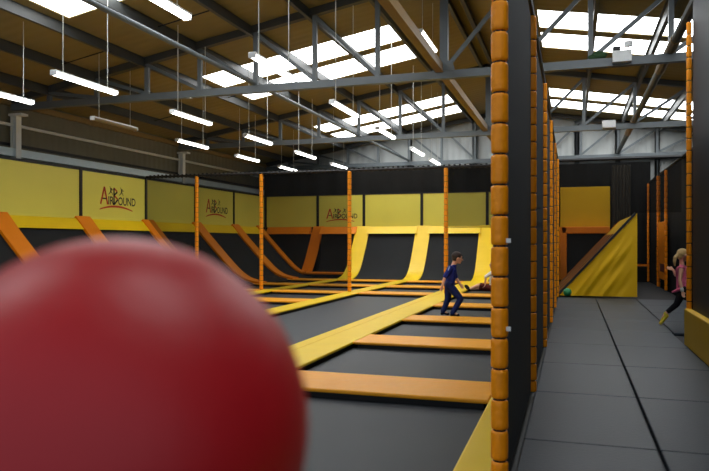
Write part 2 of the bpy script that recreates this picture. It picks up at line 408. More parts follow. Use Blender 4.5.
# ---- slopes
PROF = [(0.0, 2.16), (.12, 2.02), (.45, 1.64), (.8, 1.27), (1.15, .9), (1.5, .55), (1.8, .29), (2.1, .11), (2.4, .02), (2.75, -.04)]
def smooth_prof(p, n=26):
    out = []
    for i in range(n + 1):
        t = i / n * (len(p) - 1); k = min(int(t), len(p) - 2); f = t - k
        p0, p1, p2, p3 = p[max(k - 1, 0)], p[k], p[k + 1], p[min(k + 2, len(p) - 1)]
        out.append(tuple(.5 * (2 * p1[q] + (p2[q] - p0[q]) * f + (2 * p0[q] - 5 * p1[q] + 4 * p2[q] - p3[q]) * f * f + (3 * p1[q] - p0[q] - 3 * p2[q] + p3[q]) * f ** 3) for q in (0, 1)))
    return out
SP = smooth_prof(PROF)
def slope_sheet(P, along, a0, a1, origin, lift, thick, n=3):
    """along 'Y': ramp leaves x=origin toward +x; 'X': ramp leaves y=origin toward -y; 'R': leaves x=origin toward -x"""
    g = []
    for s, z in P:
        row = []
        for k in range(n + 1):
            a = a0 + (a1 - a0) * k / n
            if along == 'Y': row.append((origin + s + lift * .7, a, z + lift * .7))
            elif along == 'X': row.append((a, origin - s - lift * .7, z + lift * .7))
            else: row.append((origin - s - lift * .7, a, z + lift * .7))
        g.append(row)
    mb = MB(); mb.sheet(g, thick if along != 'Y' else -thick); return mb
LW = 'left wall'
LY = [10.05, 13.12, 16.15, 19.28, 22.35, 25.4]
for i, y in enumerate(LY):
    lab = 'orange divider pad running down the left wall slope, %s from the camera' % ORD[i]
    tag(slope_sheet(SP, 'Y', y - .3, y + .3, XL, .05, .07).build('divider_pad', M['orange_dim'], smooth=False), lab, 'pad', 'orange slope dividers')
CORN = [(s, max(z, .12) if s > 1.9 else z) for s, z in PROF[:8]] + [(2.4, .13)]
tag(slope_sheet(smooth_prof(CORN), 'Y', 27.4, 27.82, XL, .06, .07).build('divider_pad', M['orange_dim']), 'orange divider pad curving down out of the far corner', 'pad', 'orange slope dividers')
edges = LY + [27.7]
for i in range(len(edges) - 1):
    lab = 'black slope trampoline on the left wall, %s from the camera' % ORD[i]
    tag(slope_sheet(SP[2:], 'Y', edges[i] + .28, edges[i + 1] - .28, XL, 0, .03).build('slope_trampoline', M['slope_bed']), lab, 'trampoline', 'left wall slope trampolines')
    y0, y1 = edges[i] + .3, edges[i + 1] - .3
    o = MB().poly([(XL, y0, 1.85), (XL + .38, y0, 1.86), (XL + .09, y0, 2.17), (XL, y0, 2.17)], (0, y1 - y0, 0)).build('top_pad', M['yellow'])
    tag(o, 'yellow padded edge along the top of the left slope, %s from the camera' % ORD[i], 'pad', 'left slope top pads')
# back slopes
BX = [(-10.85, 'orange'), (-8.68, 'yellow'), (-6.0, 'yellow'), (-3.33, 'yellow'), (-.9, 'yellow')]
BP = [(0.0, 2.16), (.1, 2.02), (.34, 1.66), (.62, 1.27), (.95, .86), (1.28, .5), (1.58, .27), (1.95, .1), (2.35, .02), (2.8, -.03)]
BSP = smooth_prof(BP)
FARP = [(0.0, 2.16), (.06, 2.0), (.12, 1.6), (.2, 1.1), (.3, .65), (.42, .32), (.5, .2), (.53, .0), (.54, -.1)]   # steeper slopes in the far corner
FSP = smooth_prof(FARP)
bl = ['orange divider pad on the back wall slope beside the corner', 'yellow divider pad on the back wall slope nearest the corner', 'yellow divider pad on the back wall slope, middle of three', 'yellow divider pad on the back wall slope behind the boy and first column', 'yellow divider pad on the back wall slope behind the aisle columns']
for (x, cn), lab in zip(BX, bl):
    w = .31 if cn == 'yellow' else .25
    P = FSP if cn == 'orange' else BSP
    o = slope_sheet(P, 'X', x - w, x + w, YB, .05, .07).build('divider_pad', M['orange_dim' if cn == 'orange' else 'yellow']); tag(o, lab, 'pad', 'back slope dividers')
    if cn == 'orange':
        for v in o.data.vertices: v.co.x -= (2.16 - v.co.z) * .2 - .1
bx = [-13.3] + [b[0] for b in BX]
names = ['in the far left corner', 'second from the corner, orange edged', 'between the first two yellow dividers', 'behind the boy, left', 'behind the boy, partly hidden by columns']
for i in range(5):
    x0, x1 = bx[i] + (.25 if i else .05), bx[i + 1] - .25
    P = FSP[3:] if i < 2 else BSP[3:]
    if i < 2:
        x0 = max(x0, -13.2)
    tag(slope_sheet(P, 'X', x0, x1, YB, 0, .03).build('slope_trampoline', M['slope_bed']), 'black slope trampoline on the back wall, ' + names[i], 'trampoline', 'back wall slope trampolines')
    m = 'orange_dim' if i < 2 else 'yellow'
    o = MB().poly([(x0, YB, 1.85), (x0, YB - .36, 1.86), (x0, YB - .09, 2.17), (x0, YB, 2.17)], (x1 - x0, 0, 0)).build('top_pad', M[m])
    tag(o, '%s top edge pad of the back slope, %s' % ('orange' if i < 2 else 'yellow', names[i]), 'pad', 'back slope top pads')
o = MB().box(-11.1, -8.6, YB - .98, YB - .54, .1, .2, .03).build('foot_pad', M['orange_dim']); tag(o, 'orange pad along the foot of the corner back slope', 'pad')
o.location.z = 0
MB().box(-11.1, -8.6, YB - .95, YB - .56, -.11, .1).build('riser', M['black'], o)
o = MB().box(-11.0, -9.15, 25.87, YB - 1.0, -.1, -.05).build('trampoline_bed', M['bed']); tag(o, 'flat black trampoline bed at the foot of the orange edged corner slope', 'trampoline')

# ------------------------------------------------------------------ yellow wall panels
def text_polys(mb_by, ch, size, x, z, key, squash=1.0):
    cu = bpy.data.curves.new('t', 'FONT'); cu.body = ch; cu.size = size; cu.resolution_u = 3; cu.offset = .012 * size
    ob = bpy.data.objects.new('t', cu); C.objects.link(ob)
    dg = bpy.context.evaluated_depsgraph_get(); me = bpy.data.meshes.new_from_object(ob.evaluated_get(dg))
    bm = bmesh.new(); bm.from_mesh(me)
    for v in bm.verts: v.co = Vector((v.co.x * squash + x, 0, v.co.y + z))
    me2 = bpy.data.meshes.new('t2'); bm.to_mesh(me2); bm.free(); mb_by[key].bm.from_mesh(me2)
    bpy.data.objects.remove(ob); bpy.data.meshes.remove(me); bpy.data.meshes.remove(me2)
def stroke(mb, a, b, w):
    a, b = Vector((a[0], 0, a[1])), Vector((b[0], 0, b[1])); d = (b - a).normalized(); s = Vector((-d.z, 0, d.x)) * w / 2
    mb.poly([a - s, b - s, b + s, a + s])
def jumper(mb, x, z, h, flip):
    f = -1 if flip else 1
    P = lambda u, v: (x + f * u * h, z + v * h)
    mb.poly([(P(.1 * math.cos(a) + .06, 0)[0], 0, z + h * (.72 + .1 * math.sin(a))) for a in [math.pi * 2 * k / 10 for k in range(10)]])
    stroke(mb, P(.03, .66), P(-.02, .34), .17 * h)
    stroke(mb, P(.0, .6), P(-.16, .98), .08 * h); stroke(mb, P(.04, .58), P(.36, .62), .08 * h)
    stroke(mb, P(-.02, .38), P(-.2, .2), .1 * h); stroke(mb, P(-.2, .2), P(-.36, .04), .08 * h)
    stroke(mb, P(-.0, .38), P(.2, .24), .1 * h); stroke(mb, P(.2, .24), P(.26, .02), .08 * h)
def logo(parent, width, mtx):
    """wide lettering in the x-z plane, 1.0 wide, set on its panel by mtx"""
    R, K = MB(), MB(); d = {'r': R, 'k': K}
    # tall A
    stroke(R, (.0, .12), (.115, .52), .045); stroke(R, (.115, .52), (.215, .12), .045); stroke(K, (.06, .25), (.185, .25), .03)
    text_polys(d, 'IR', .27, .225, .125, 'k', .8)
    # tall folded B
    stroke(K, (.415, .12), (.415, .52), .04); stroke(R, (.415, .51), (.52, .43), .04); stroke(K, (.52, .43), (.42, .34), .04)
    stroke(R, (.42, .34), (.54, .25), .04); stroke(K, (.54, .25), (.42, .13), .04)
    text_polys(d, 'OUND', .27, .545, .125, 'k', .72)
    jumper(K, .315, .345, .2, False); jumper(K, .66, .345, .2, False)
    n = 14
    for i in range(n):
        u0, u1 = i / n, (i + 1) / n; g = lambda u: .0 + .085 * (1 - (2 * u - 1) ** 2); w = lambda u: .012 + .012 * (1 - (2 * u - 1) ** 2)
        R.poly([(-.03 + 1.06 * u0, 0, g(u0) - w(u0)), (-.03 + 1.06 * u1, 0, g(u1) - w(u1)), (-.03 + 1.06 * u1, 0, g(u1) + w(u1)), (-.03 + 1.06 * u0, 0, g(u0) + w(u0))])
    bmesh.ops.scale(R.bm, vec=(width, width, width * .88), verts=R.bm.verts); bmesh.ops.scale(K.bm, vec=(width, width, width * .88), verts=K.bm.verts)
    bmesh.ops.transform(R.bm, matrix=mtx, verts=R.bm.verts); bmesh.ops.transform(K.bm, matrix=mtx, verts=K.bm.verts)
    o = R.build('logo', M['logo_red'], parent, recalc=False); o['label'] = 'red and black printed logo lettering'
    o.data.materials.append(M['logo_black'])
    me = bpy.data.meshes.new('k'); K.bm.to_mesh(me); K.bm.free()
    bm = bmesh.new(); bm.from_mesh(o.data); n0 = len(bm.faces); bm.from_mesh(me); bm.faces.ensure_lookup_table()
    for f in bm.faces[n0:]: f.material_index = 1
    bm.to_mesh(o.data); bm.free(); bpy.data.meshes.remove(me)
    return o
PZ0, PZ1 = 2.17, 3.56
for i in range(len(edges) - 1):
    y0, y1 = edges[i] + .05, edges[i + 1] - .05 if i < 5 else 28.35
    has = i in (2, 4)
    lab = ['plain yellow wall panel on the left wall, nearest the camera', 'plain yellow wall panel on the left wall before the first logo panel', 'yellow left wall panel with red and black logo, nearer of the two',
           'plain yellow wall panel on the left wall between the two logo panels', 'yellow left wall panel with red and black logo, farther of the two', 'plain yellow wall panel on the left wall beside the corner'][i]
    o = MB().box(XL - .05, XL, y0, y1, PZ0, PZ1, .012).build('wall_panel', M['panel']); tag(o, lab, 'panel', 'yellow wall panels')
    MB().box(XL - .06, XL + .015, y0 - .05, y1 + .05, PZ1, PZ1 + .06).build('top_rail', M['black'], o)
    if has:
        w = 1.5
        logo(o, w, Matrix.Translation((XL + .006, (y0 + y1) / 2 + .05 - w / 2, 2.48)) @ Matrix.Rotation(math.pi / 2, 4, 'Z'))
for i, y in enumerate(edges[:-1] + [28.4]):
    tag(MB().box(XL - .07, XL + .03, y - .05, y + .05, -.1, PZ1 + .06).build('panel_post', M['black']), 'black upright between yellow panels on the left wall, %s from the camera' % ORD[i], 'post', 'left panel posts')
bpx = [-13.35, -10.8, -8.65, -6.08, -3.33, -.55]
plab = ['plain yellow wall panel on the back wall in the corner', 'yellow back wall panel with printed logo', 'plain bright yellow back wall panel right of the logo panel', 'plain yellow back wall panel crossed by an orange pole', 'plain yellow back wall panel behind the orange columns']
for i in range(5):
    x0, x1 = bpx[i] + .05, bpx[i + 1] - .05
    o = MB().box(x0, x1, YB, YB + .05, PZ0, PZ1, .012).build('wall_panel', M['panel']); tag(o, plab[i], 'panel', 'yellow wall panels')
    MB().box(x0 - .05, x1 + .05, YB - .015, YB + .06, PZ1, PZ1 + .05).build('top_rail', M['black'], o)
    if i == 1:
        w = 1.25
        logo(o, w, Matrix.Translation(((x0 + x1) / 2 - w / 2 - .02, YB - .006, 2.4)))
for i, x in enumerate(bpx[1:]):
    tag(MB().box(x - .06, x + .06, YB - .03, YB + .07, -.1, PZ1 + .05).build('panel_post', M['black']), 'black upright between yellow panels on the back wall, %s from the corner' % ORD[i], 'post', 'back panel posts')
# dim amber panel behind the aisle
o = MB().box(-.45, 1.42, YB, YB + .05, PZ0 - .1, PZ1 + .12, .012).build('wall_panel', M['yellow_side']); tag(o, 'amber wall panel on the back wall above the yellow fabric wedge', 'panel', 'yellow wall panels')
# curtain above and behind
mb = MB(); nn = 120
g = [[(-13.5 + 16.4 * u / nn, YB + .16 + .03 * math.sin(u * .9), z) for z in (-.1, 4.62)] for u in range(nn + 1)]
tag(mb.sheet(g, .02).build('curtain', M['curtain']), 'black curtain hanging behind and above the back wall panels', 'curtain')
g = [[(1.5 + .65 * u / 30, YB + .06 + .035 * math.sin(u * 1.2), z) for z in (-.1, 4.5)] for u in range(31)]
tag(MB().sheet(g, .02).build('curtain', M['drape']), 'pleated dark grey drape hanging right of the amber panel', 'curtain')

# ------------------------------------------------------------------ padded columns
def make_column(name, r=.0475, H=3.76, sec=.17):
    t = thing(name, '', 'column', (0, 0, 0), 'orange padded net columns')
    MB().lathe([(r * .74, 0), (r * .74, H)], 14).build('pole', M['black'], t, smooth=False)
    zs = [.004] + [.118 + sec * k for k in range(int((H - .2) / sec) + 1)] + [H]
    for k in range(len(zs) - 1):
        z0 = zs[k] + .0055; L = zs[k + 1] - zs[k] - .011; prof = []; m = 16
        for i in range(m + 1):
            u = .5 - .5 * math.cos(math.pi * i / m); e = abs(2 * u - 1)
            prof.append((r * (1 - .16 * e ** 16 - .02 * e * e), z0 + L * u))
        ph = random.random() * 9
        wob = lambda i, q: (lambda e: r * .06 * e ** 1.4 * (math.sin(q * 2.1 + ph) + .6 * math.sin(q * 3.7 + 2 * ph)))(abs(2 * i / m - 1))
        MB().lathe(prof, 26, wob=wob).build('foam_sleeve', M['foam'], t, smooth=True)
    return t
col0 = make_column('padded_column')
ny = [3.85, 7.02, 10.05, 13.12, 16.15, 19.3]
for i, y in enumerate(ny):
    t = col0 if i == 0 else copy_tree(col0)
    t.location = (-.384, y, .0)
    t['label'] = 'orange padded column in the aisle net line, ' + ('nearest and largest' if i == 0 else '%s from the camera' % ORD[i])
# small strap ends on the nearest column
for z in (1.506, 1.02):
    q = MB().box(-.004, .022, -.03, -.022, -.012, .014, .003).build('strap_end', M['white'], col0); q.location = (.042, 0, z); q['label'] = 'white strap end'
polex = [(-11.5, .14), (-9.22, .02), (-6.33, .02), (-3.43, .02)]
for i, (x, z) in enumerate(polex):
    t = copy_tree(col0); t.location = (x, 19.3, z); t.scale = (1.25, 1.25, (3.62 - z) / 3.76)
    t['label'] = 'slim orange padded pole across the court, %s from the left' % ORD[i]
    t.name = 'padded_pole'; t['group'] = 'orange poles across the court'
    for ch in list(t.children):
        if ch.name.startswith('strap'): bpy.data.objects.remove(ch)
for t in [o for o in C.objects if o.name.startswith('padded_column') and o is not col0]:
    for ch in list(t.children):
        if ch.name.startswith('strap'): bpy.data.objects.remove(ch)
t = make_column('padded_column', .036, 4.72); t.location = (1.632, 10.98, 0); t['label'] = 'tall orange padded column at the corner of the dark right wall'

# ------------------------------------------------------------------ nets
nb = [XL] + [p[0] for p in polex] + [-.39]
for i in range(5):
    x0, x1 = nb[i], nb[i + 1]
    if i == 3: continue
    lab = ['black net between the left wall and the first pole', 'black net between the first and second poles', 'black net between the second and third poles', '', 'black net between the last pole and the aisle columns'][i]
    z0 = 1.0 if i == 0 else .03
    pts = [(x0 + .05, 19.3, 2.2 if i == 0 else z0), (x1 - .05, 19.3, .2 if i == 0 else z0), (x1 - .05, 19.3, 3.6), (x0 + .05, 19.3, 3.6)]
    if i == 4: pts = [(x0 + .05, 19.3, 1.9), (x1 - .08, 19.3, 1.9), (x1 - .08, 19.3, 3.6), (x0 + .05, 19.3, 3.6)]; lab = 'black net curtain raised between the last pole and the aisle columns'
    tag(MB().poly(pts).build('safety_net', M['net']), lab, 'net', 'cross court nets')
t = thing('net_rail', 'black rail with rope lashings along the top of the cross court nets', 'rail', (XL, 19.3, 3.64))
MB().tube([(0, 0, 0), (XL * -1 - .39, 0, 0)], .04, 8).build('rail', M['black'], t)
for k in range(86):
    x = .15 + k * .15; MB().tube([(x, 0, -.055), (x + .02, 0, .055 + .02 * random.random())], .028 + .012 * random.random(), 6).build('rope_lashing', M['black'], t)
# aisle side nets
for i in range(5):
    y0, y1 = ny[i] + .03, ny[i + 1] - .03
    tag(MB().poly([(-.402, y0, .02), (-.402, y1, .02), (-.402, y1, 3.74), (-.402, y0, 3.74)], (.012, 0, 0)).build('safety_net', M['dense_net']),
        'dense black netting between aisle columns, %s bay from the camera' % ORD[i], 'net', 'aisle nets')
tag(MB().tube([(-.385, 3.9, 3.79), (-.385, 19.3, 3.79)], .03, 8).build('net_rail', M['black']), 'black rail along the top of the aisle net', 'rail')
# right cross net above the wedge
tag(MB().poly([(-.33, 20.08, -.04), (1.72, 20.08, 2.3), (2.8, 20.08, 2.3), (2.8, 20.08, 3.78), (-.33, 20.08, 3.78)]).build('safety_net', M['net']), 'black net stretched across the aisle end above the yellow wedge', 'net')
tag(MB().tube([(-.39, 20.08, 3.8), (2.84, 20.08, 3.8)], .05, 8).build('net_rail', M['black']), 'black rail across the aisle end above the yellow wedge', 'rail')
tag(MB().tube([(-.38, 20.08, 0), (-.38, 20.08, 3.85)], .035, 10).build('net_post', M['black']), 'black post at the left end of the aisle end net', 'post')

# ------------------------------------------------------------------ right side
struct(MB().box(1.67, 1.8, 0.2, 10.9, -.11, 5.0, .01).build('wall_right', M['dark_wall']))
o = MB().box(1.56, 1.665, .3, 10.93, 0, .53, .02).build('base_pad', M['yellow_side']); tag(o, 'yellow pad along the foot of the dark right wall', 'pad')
mb = MB().poly([(2.86, 10.9, -.1), (2.86, 31, -.1), (2.86, 31, 3.78), (2.86, 10.9, 3.78)], (.03, 0, 0))
tag(mb.build('safety_net', M['far_net']), 'tall black netting along the far right side of the aisle', 'net')
struct(MB().box(1.8, 2.9, 10.7, 10.9, -.11, 5.0).build('wall_return', M['dark_wall']))
tag(MB().tube([(2.84, 10.9, 3.8), (2.84, 28.5, 3.8)], .035, 8).build('net_rail', M['black']), 'black rail along the top of the far right netting', 'rail')
for i, (y, z1, r) in enumerate(((22.9, 3.72, .05), (24.8, 3.72, .06), (28.0, 3.72, .04), (29.5, 3.72, .04))):
    t = thing('padded_pole', 'orange pole on the far right netting, %s from the camera' % ORD[i], 'pole', (2.76, y, 0), 'orange poles on the far right netting')
    n = 22
    for k in range(n):
        z = k * z1 / n; MB().lathe([(r * .8, z + .004), (r, z + .025), (r, z + z1 / n - .025), (r * .8, z + z1 / n - .004)], 12).build('foam_sleeve', M['orange_dim'], t, smooth=True)
    MB().lathe([(r * .5, 0), (r * .5, z1)], 8).build('pole', M['black'], t)
o = MB().box(2.74, 2.8, 22.95, 24.75, .3, 2.15, .02).build('side_pad', M['orange_dim']); tag(o, 'tall orange pad between two poles on the far right netting', 'pad')
MB().box(2.735, 2.745, 23.1, 24.2, .55, .8, .004).build('patch', M['red_cloth'], o)['label'] = 'dark red patch'
tag(MB().bar((2.1, 28.0, .62), (2.75, 28.0, .62), .07, .07, bev=.01).build('cross_bar', M['orange_dim']), 'short orange bar low in the dark far right corner', 'bar')

# aisle mats: one mat floor with beveled tiles and seams
mb = MB()
xs = [-.36, .6, 1.6, 2.86]; ys = [3.6 - 1.74 * 2 + 1.74 * k for k in range(12)]
for i in range(3):
    for j in range(len(ys) - 1):
        x0, x1, y0, y1 = xs[i] + .008, xs[i + 1] - .008, ys[j] + .006, ys[j + 1] - .006
        if i == 1 and y0 < 10.8: x1 = 1.57
        if i == 2 and y0 < 10.7: continue
        mb.box(x0, x1, y0, min(y1, 20.0), -.05, 0, .012, 2)
struct(mb.build('floor_mats', M['mat']))
struct(MB().box(-.39, 2.87, .1, 28.4, -.11, -.048).build('floor_underlay', M['seam']))

# right wedge: yellow fabric side and the slope behind it
def wrinkle(x, z):
    a = (x * .75 - z * .66); b = x * .66 + z * .75
    return .016 * math.sin(a * 13 + .9 * math.sin(b * 2.2)) + .009 * math.sin(a * 31 + b * 4)
n = 44; A, B, T = (-.34, 0), (1.65, 0), (1.65, 2.24)
t = thing('ramp_wedge', 'big yellow fabric wedge closing the side of the far right ramp', 'ramp side', (.7, 20, 0))
lo = Vector((.7, 20, 0)); mb = MB(); vs = {}
for i in range(n + 1):
    for j in range(n + 1):
        u = i / n; x = A[0] + (B[0] - A[0]) * u; top = T[1] * u; z = top * j / n
        edge = min(1, 4 * (1 - u)) * min(1, 3 * (1 - j / n) * u * 2 + .0)
        vs[i, j] = mb.bm.verts.new(Vector((x, 20.0 - .02 - wrinkle(x, z) * edge, z)) - lo)
for i in range(n):
    for j in range(n): mb._face((vs[i, j], vs[i + 1, j], vs[i + 1, j + 1], vs[i, j + 1]))
bmesh.ops.remove_doubles(mb.bm, verts=mb.bm.verts, dist=1e-4)
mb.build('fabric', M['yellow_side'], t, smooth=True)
q = MB().bar((A[0], 20.0, .05), (T[0], 20.0, T[1] + .05), .1, .06); bmesh.ops.translate(q.bm, vec=-lo, verts=q.bm.verts); q.build('edge_trim', M['black'], t)
q = MB().box(1.65, 1.69, 19.97, 20.04, 0, 2.28); bmesh.ops.translate(q.bm, vec=-lo, verts=q.bm.verts); q.build('post', M['yellow_side'], t)
RP = smooth_prof([(0, 2.24), (.5, 1.70), (1.0, 1.15), (1.5, .60), (1.85, .22), (2.04, .03), (2.1, -.07)])
RD = [(21.25, 21.45), (22.85, 23.08), (24.75, 25.0), (27.2, 27.5)]
for i, (y0, y1) in enumerate(RD):
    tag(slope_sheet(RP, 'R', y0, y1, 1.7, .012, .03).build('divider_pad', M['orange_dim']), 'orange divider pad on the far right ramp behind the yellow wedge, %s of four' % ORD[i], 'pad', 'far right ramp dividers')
tag(MB().poly([(1.66, 20.5, 2.27), (1.2, 20.5, 1.76), (1.2, 20.5, 1.7), (1.66, 20.5, 2.2)], (0, 6, 0)).build('top_pad', M['yellow_side']), 'yellow pad along the upper edge of the far right ramp', 'pad')
RE = [20.1] + [v for d in RD for v in d]
for i in range(4):
    tag(slope_sheet(RP, 'R', RE[2 * i] + .02, RE[2 * i + 1] - .02, 1.7, 0, .03).build('slope_trampoline', M['slope_bed']), 'black slope trampoline on the far right ramp, %s from the camera' % ORD[i], 'trampoline', 'far right ramp trampolines')
o = MB().box(-.4, 1.4, YB - .3, YB - .02, 1.83, 2.1, .03).build('top_pad', M['orange_dim']); tag(o, 'orange padded edge under the amber back wall panel', 'pad')
o = MB().box(-.48, -.2, YB - .3, YB - .05, 0, 2.1, .03).build('divider_pad', M['orange_dim']); tag(o, 'upright orange pad on the back wall beside the last aisle columns', 'pad')
o = MB().box(-.2, 1.6, YB - .12, YB - .04, 0, 1.84).build('slope_trampoline', M['slope_bed']); tag(o, 'upright black trampoline panel under the amber back wall panel', 'trampoline')

# ------------------------------------------------------------------ balls
def ray(px, py): return FWD + RIGHT * ((px - 354.5) / FPX) + UP * ((HY - py) / FPX)
bc = Vector((0, 0, EYE)) + ray(118, 428) * .375
mb = MB(); mb.ell((0, 0, 0), (.105,) * 3, seg=64)
o = mb.build('ball', M['ball'], None, smooth=True); o.location = bc; tag(o, 'big red rubber ball flying close past the camera', 'ball')
q = MB().lathe([(.002, -.002), (.004, -.001), (.004, .001), (.002, .002)], 12).build('valve', M['logo_black'], o); q.location = (-.06, .06, -.0606); q.rotation_euler = (.8, .6, 0)
mb = MB(); t = bmesh.new(); bmesh.ops.create_icosphere(t, subdivisions=4, radius=.112)
for v in t.verts: v.co *= 1 + .05 * noise.noise(v.co * 14)
mb.merge(t); o = mb.build('ball', M['green'], None, smooth=True); o.location = (-.12, 19.72, .11); tag(o, 'small green ball lying at the low corner of the yellow wedge', 'ball')

# ------------------------------------------------------------------ people
def remesh(mb, name, m, parent, vox, sm=4):
    o = mb.build(name, m, None)
    r = o.modifiers.new('r', 'REMESH'); r.mode = 'VOXEL'; r.voxel_size = vox; r.use_smooth_shade = True
    s = o.modifiers.new('s', 'SMOOTH'); s.iterations = sm; s.factor = .5
    dg = bpy.context.evaluated_depsgraph_get(); me = bpy.data.meshes.new_from_object(o.evaluated_get(dg))
    o.modifiers.clear(); old = o.data; o.data = me; bpy.data.meshes.remove(old); o.data.name = name
    if not o.data.materials: o.data.materials.append(m)
    for p in o.data.polygons: p.use_smooth = True
    if parent: o.parent = parent
    return o
def hand(mb, w, d, side, s=1.0, curl=.5):
    """palm and five fingers from wrist w along d; side = direction of the thumb"""
    d = Vector(d).normalized(); sd = Vector(side); sd = (sd - d * sd.dot(d)).normalized(); nrm = d.cross(sd)
    w = Vector(w); palm = w + d * .06 * s
    for k in (-1, 0, 1): mb.cap(w + sd * k * .008 * s, palm + sd * k * .02 * s, .015 * s, .013 * s)
    for k, L in zip((1.5, .5, -.5, -1.5), (.055, .062, .057, .044)):
        b = w + d * .066 * s + sd * k * .0185 * s; m = b + d * L * .55 * s + nrm * curl * .014 * s; e = m + d * L * .4 * s + nrm * curl * .03 * s
        mb.cap(b, m, .0085 * s, .008 * s, 8); mb.cap(m, e, .008 * s, .0065 * s, 8)
    b = w + d * .018 * s + sd * .018 * s; m = b + (d * .6 + sd * .75) * .035 * s; e = m + (d * .85 + sd * .3) * .028 * s
    mb.cap(b, m, .011 * s, .0095 * s, 8); mb.cap(m, e, .0095 * s, .007 * s, 8)
def head(mb, c, r, face, tilt=0):
    """skull, jaw, nose, ears, brow; face = unit direction looked at"""
    c = Vector(c); f = Vector(face).normalized(); s = f.cross(UP).normalized(); u = s.cross(f)
    rot = Matrix((s, f, u)).transposed()
    mb.ell(c + u * .02 * r, (r * .80, r * .98, r), rot)
    mb.ell(c + f * .30 * r - u * .55 * r, (r * .58, r * .62, r * .62), rot)
    mb.ell(c + f * .62 * r - u * .98 * r, (r * .28, r * .24, r * .2), rot)
    mb.cap(c + f * .92 * r + u * .02 * r, c + f * 1.14 * r - u * .3 * r, r * .1, r * .15, 8)
    mb.cap(c + f * .88 * r - u * .62 * r - s * .16 * r, c + f * .88 * r - u * .62 * r + s * .16 * r, r * .09, r * .09, 8)
    for k in (-1, 1): mb.ell(c + s * k * .82 * r - u * .16 * r - f * .05 * r, (r * .12, r * .2, r * .28), rot, 10)
    return f, s, u
def eyes(parent, c, r, f, s, u):
    for k in (-1, 1):
        e = MB().ell(c + f * .9 * r + s * k * .32 * r + u * .02 * r, (r * .13,) * 3, None, 10).build('eye', M['logo_black'], parent, smooth=True)
def shoe(mb, ankle, toe, r=.036):
    a, b = Vector(ankle), Vector(toe); d = (b - a); fl = Vector((d.x, d.y, 0)).normalized()
    heel = a - fl * .025
    mb.cap(a + UP * .02, heel - UP * .02 if abs(d.z) < .08 else a, r, r); mb.cap(heel + (b - a) * .1, b, r, r * .9); mb.cap(a, b, r * .95, r * .8)

class Fig:
    def __init__(s, px, d, z0):
        s.o = ray(px, HY) * d; s.o.z = z0
        s.f = ray(px, HY).normalized(); s.r = s.f.cross(UP)
    def p(s, a, b, z): return s.r * a + s.f * b + UP * z

# --- boy
F = Fig(448, 14.3, -.06); p = F.p
t = thing('person', 'boy in navy top and dark jeans running on the black trampoline bed', 'person', F.o)
hc = p(.195, 0, 1.235); fd = (RIGHT * .95 + FWD * .12 - UP * .16).normalized()
neck, chest, waist, pel = p(.12, 0, 1.09), p(.075, 0, .95), p(.05, 0, .78), p(.025, 0, .66)
shN, shF = p(.045, -.135, 1.015), p(.085, .135, 1.015)
elN, elF = p(-.065, -.19, .82), p(.17, .18, .79); wrN, wrF = p(-.12, -.175, .645), p(.255, .13, .665)
hpN, hpF = p(.035, -.075, .64), p(.02, .075, .64); knN, knF = p(.262, -.085, .375), p(-.005, .08, .345); anN, anF = p(.10, -.085, .085), p(-.1, .08, .095)
toN, toF = p(.21, -.095, .035), p(-.0, .085, .035)
mb = MB()
f, s_, u_ = head(mb, hc, .105, fd)
mb.chain([hc - f * .02, neck, chest], [.052, .046, .06])
mb.chain([shN, chest, shF], [.05, .085, .05]); mb.chain([chest + s_ * .05, waist + s_ * .045, pel + s_ * .04], [.08, .078, .08]); mb.chain([chest - s_ * .05, waist - s_ * .045, pel - s_ * .04], [.08, .078, .08])
for sh, el, wr in ((shN, elN, wrN), (shF, elF, wrF)): mb.chain([sh, sh.lerp(el, .5), el, el.lerp(wr, .35), wr], [.046, .041, .034, .034, .022])
hand(mb, wrN, p(-.03, .02, -.1), RIGHT, .92); hand(mb, wrF, p(.06, -.02, -.09), RIGHT, .92)
for hp, kn, an, to in ((hpN, knN, anN, toN), (hpF, knF, anF, toF)):
    mb.chain([hp, hp.lerp(kn, .5), kn, kn.lerp(an, .35), an], [.078, .066, .05, .048, .033]); mb.chain([an, an.lerp(to, .5), to], [.034, .03, .026])
body = remesh(mb, 'body', M['skin'], t, .0075)
eyes(t, hc, .105, f, s_, u_)
mb = MB(); mb.ell(hc + u_ * .028 - f * .018, (.094, .112, .098), Matrix((s_, f, u_)).transposed()); mb.ell(hc - f * .06 - u_ * .03, (.08, .055, .075), Matrix((s_, f, u_)).transposed())
for k in range(9): mb.ell(hc + u_ * (.1 - .01 * abs(k - 4)) + f * (-.07 + .018 * k) + s_ * random.uniform(-.05, .05), (.03, .035, .022))
hr = remesh(mb, 'hair', M['hair_dark'], t, .007, 2)
# trim hair off the face
bm = bmesh.new(); bm.from_mesh(hr.data)
bmesh.ops.delete(bm, geom=[v for v in bm.verts if (v.co - hc).dot(f) > .055 and (v.co - hc).dot(u_) < .045 or (v.co - hc).dot(u_) < -.085], context='VERTS'); bm.to_mesh(hr.data); bm.free()
mb = MB()
mb.chain([neck + UP * -.045, chest], [.062, .09]); mb.chain([shN, chest, shF], [.062, .1, .062])
for sg in (-1, 1): mb.chain([chest + s_ * .055 * sg, waist + s_ * .05 * sg, pel + s_ * .045 * sg - UP * .01], [.095, .094, .098])
for sh, el in ((shN, elN), (shF, elF)): mb.chain([sh, sh.lerp(el, .85)], [.062, .056])
shirt = remesh(mb, 'shirt', M['navy'], t, .009)
mb = MB(); mb.chain([shN + p(-.012, -.055, .028), shN + p(-.05, -.06, -.07)], [.016, .016]); remesh(mb, 'shoulder_stripe', M['pale_blue'], shirt, .006, 2)['label'] = 'pale blue shoulder stripe'
mb = MB(); mb.chain([hpN + UP * .03, pel, hpF + UP * .03], [.096, .1, .096])
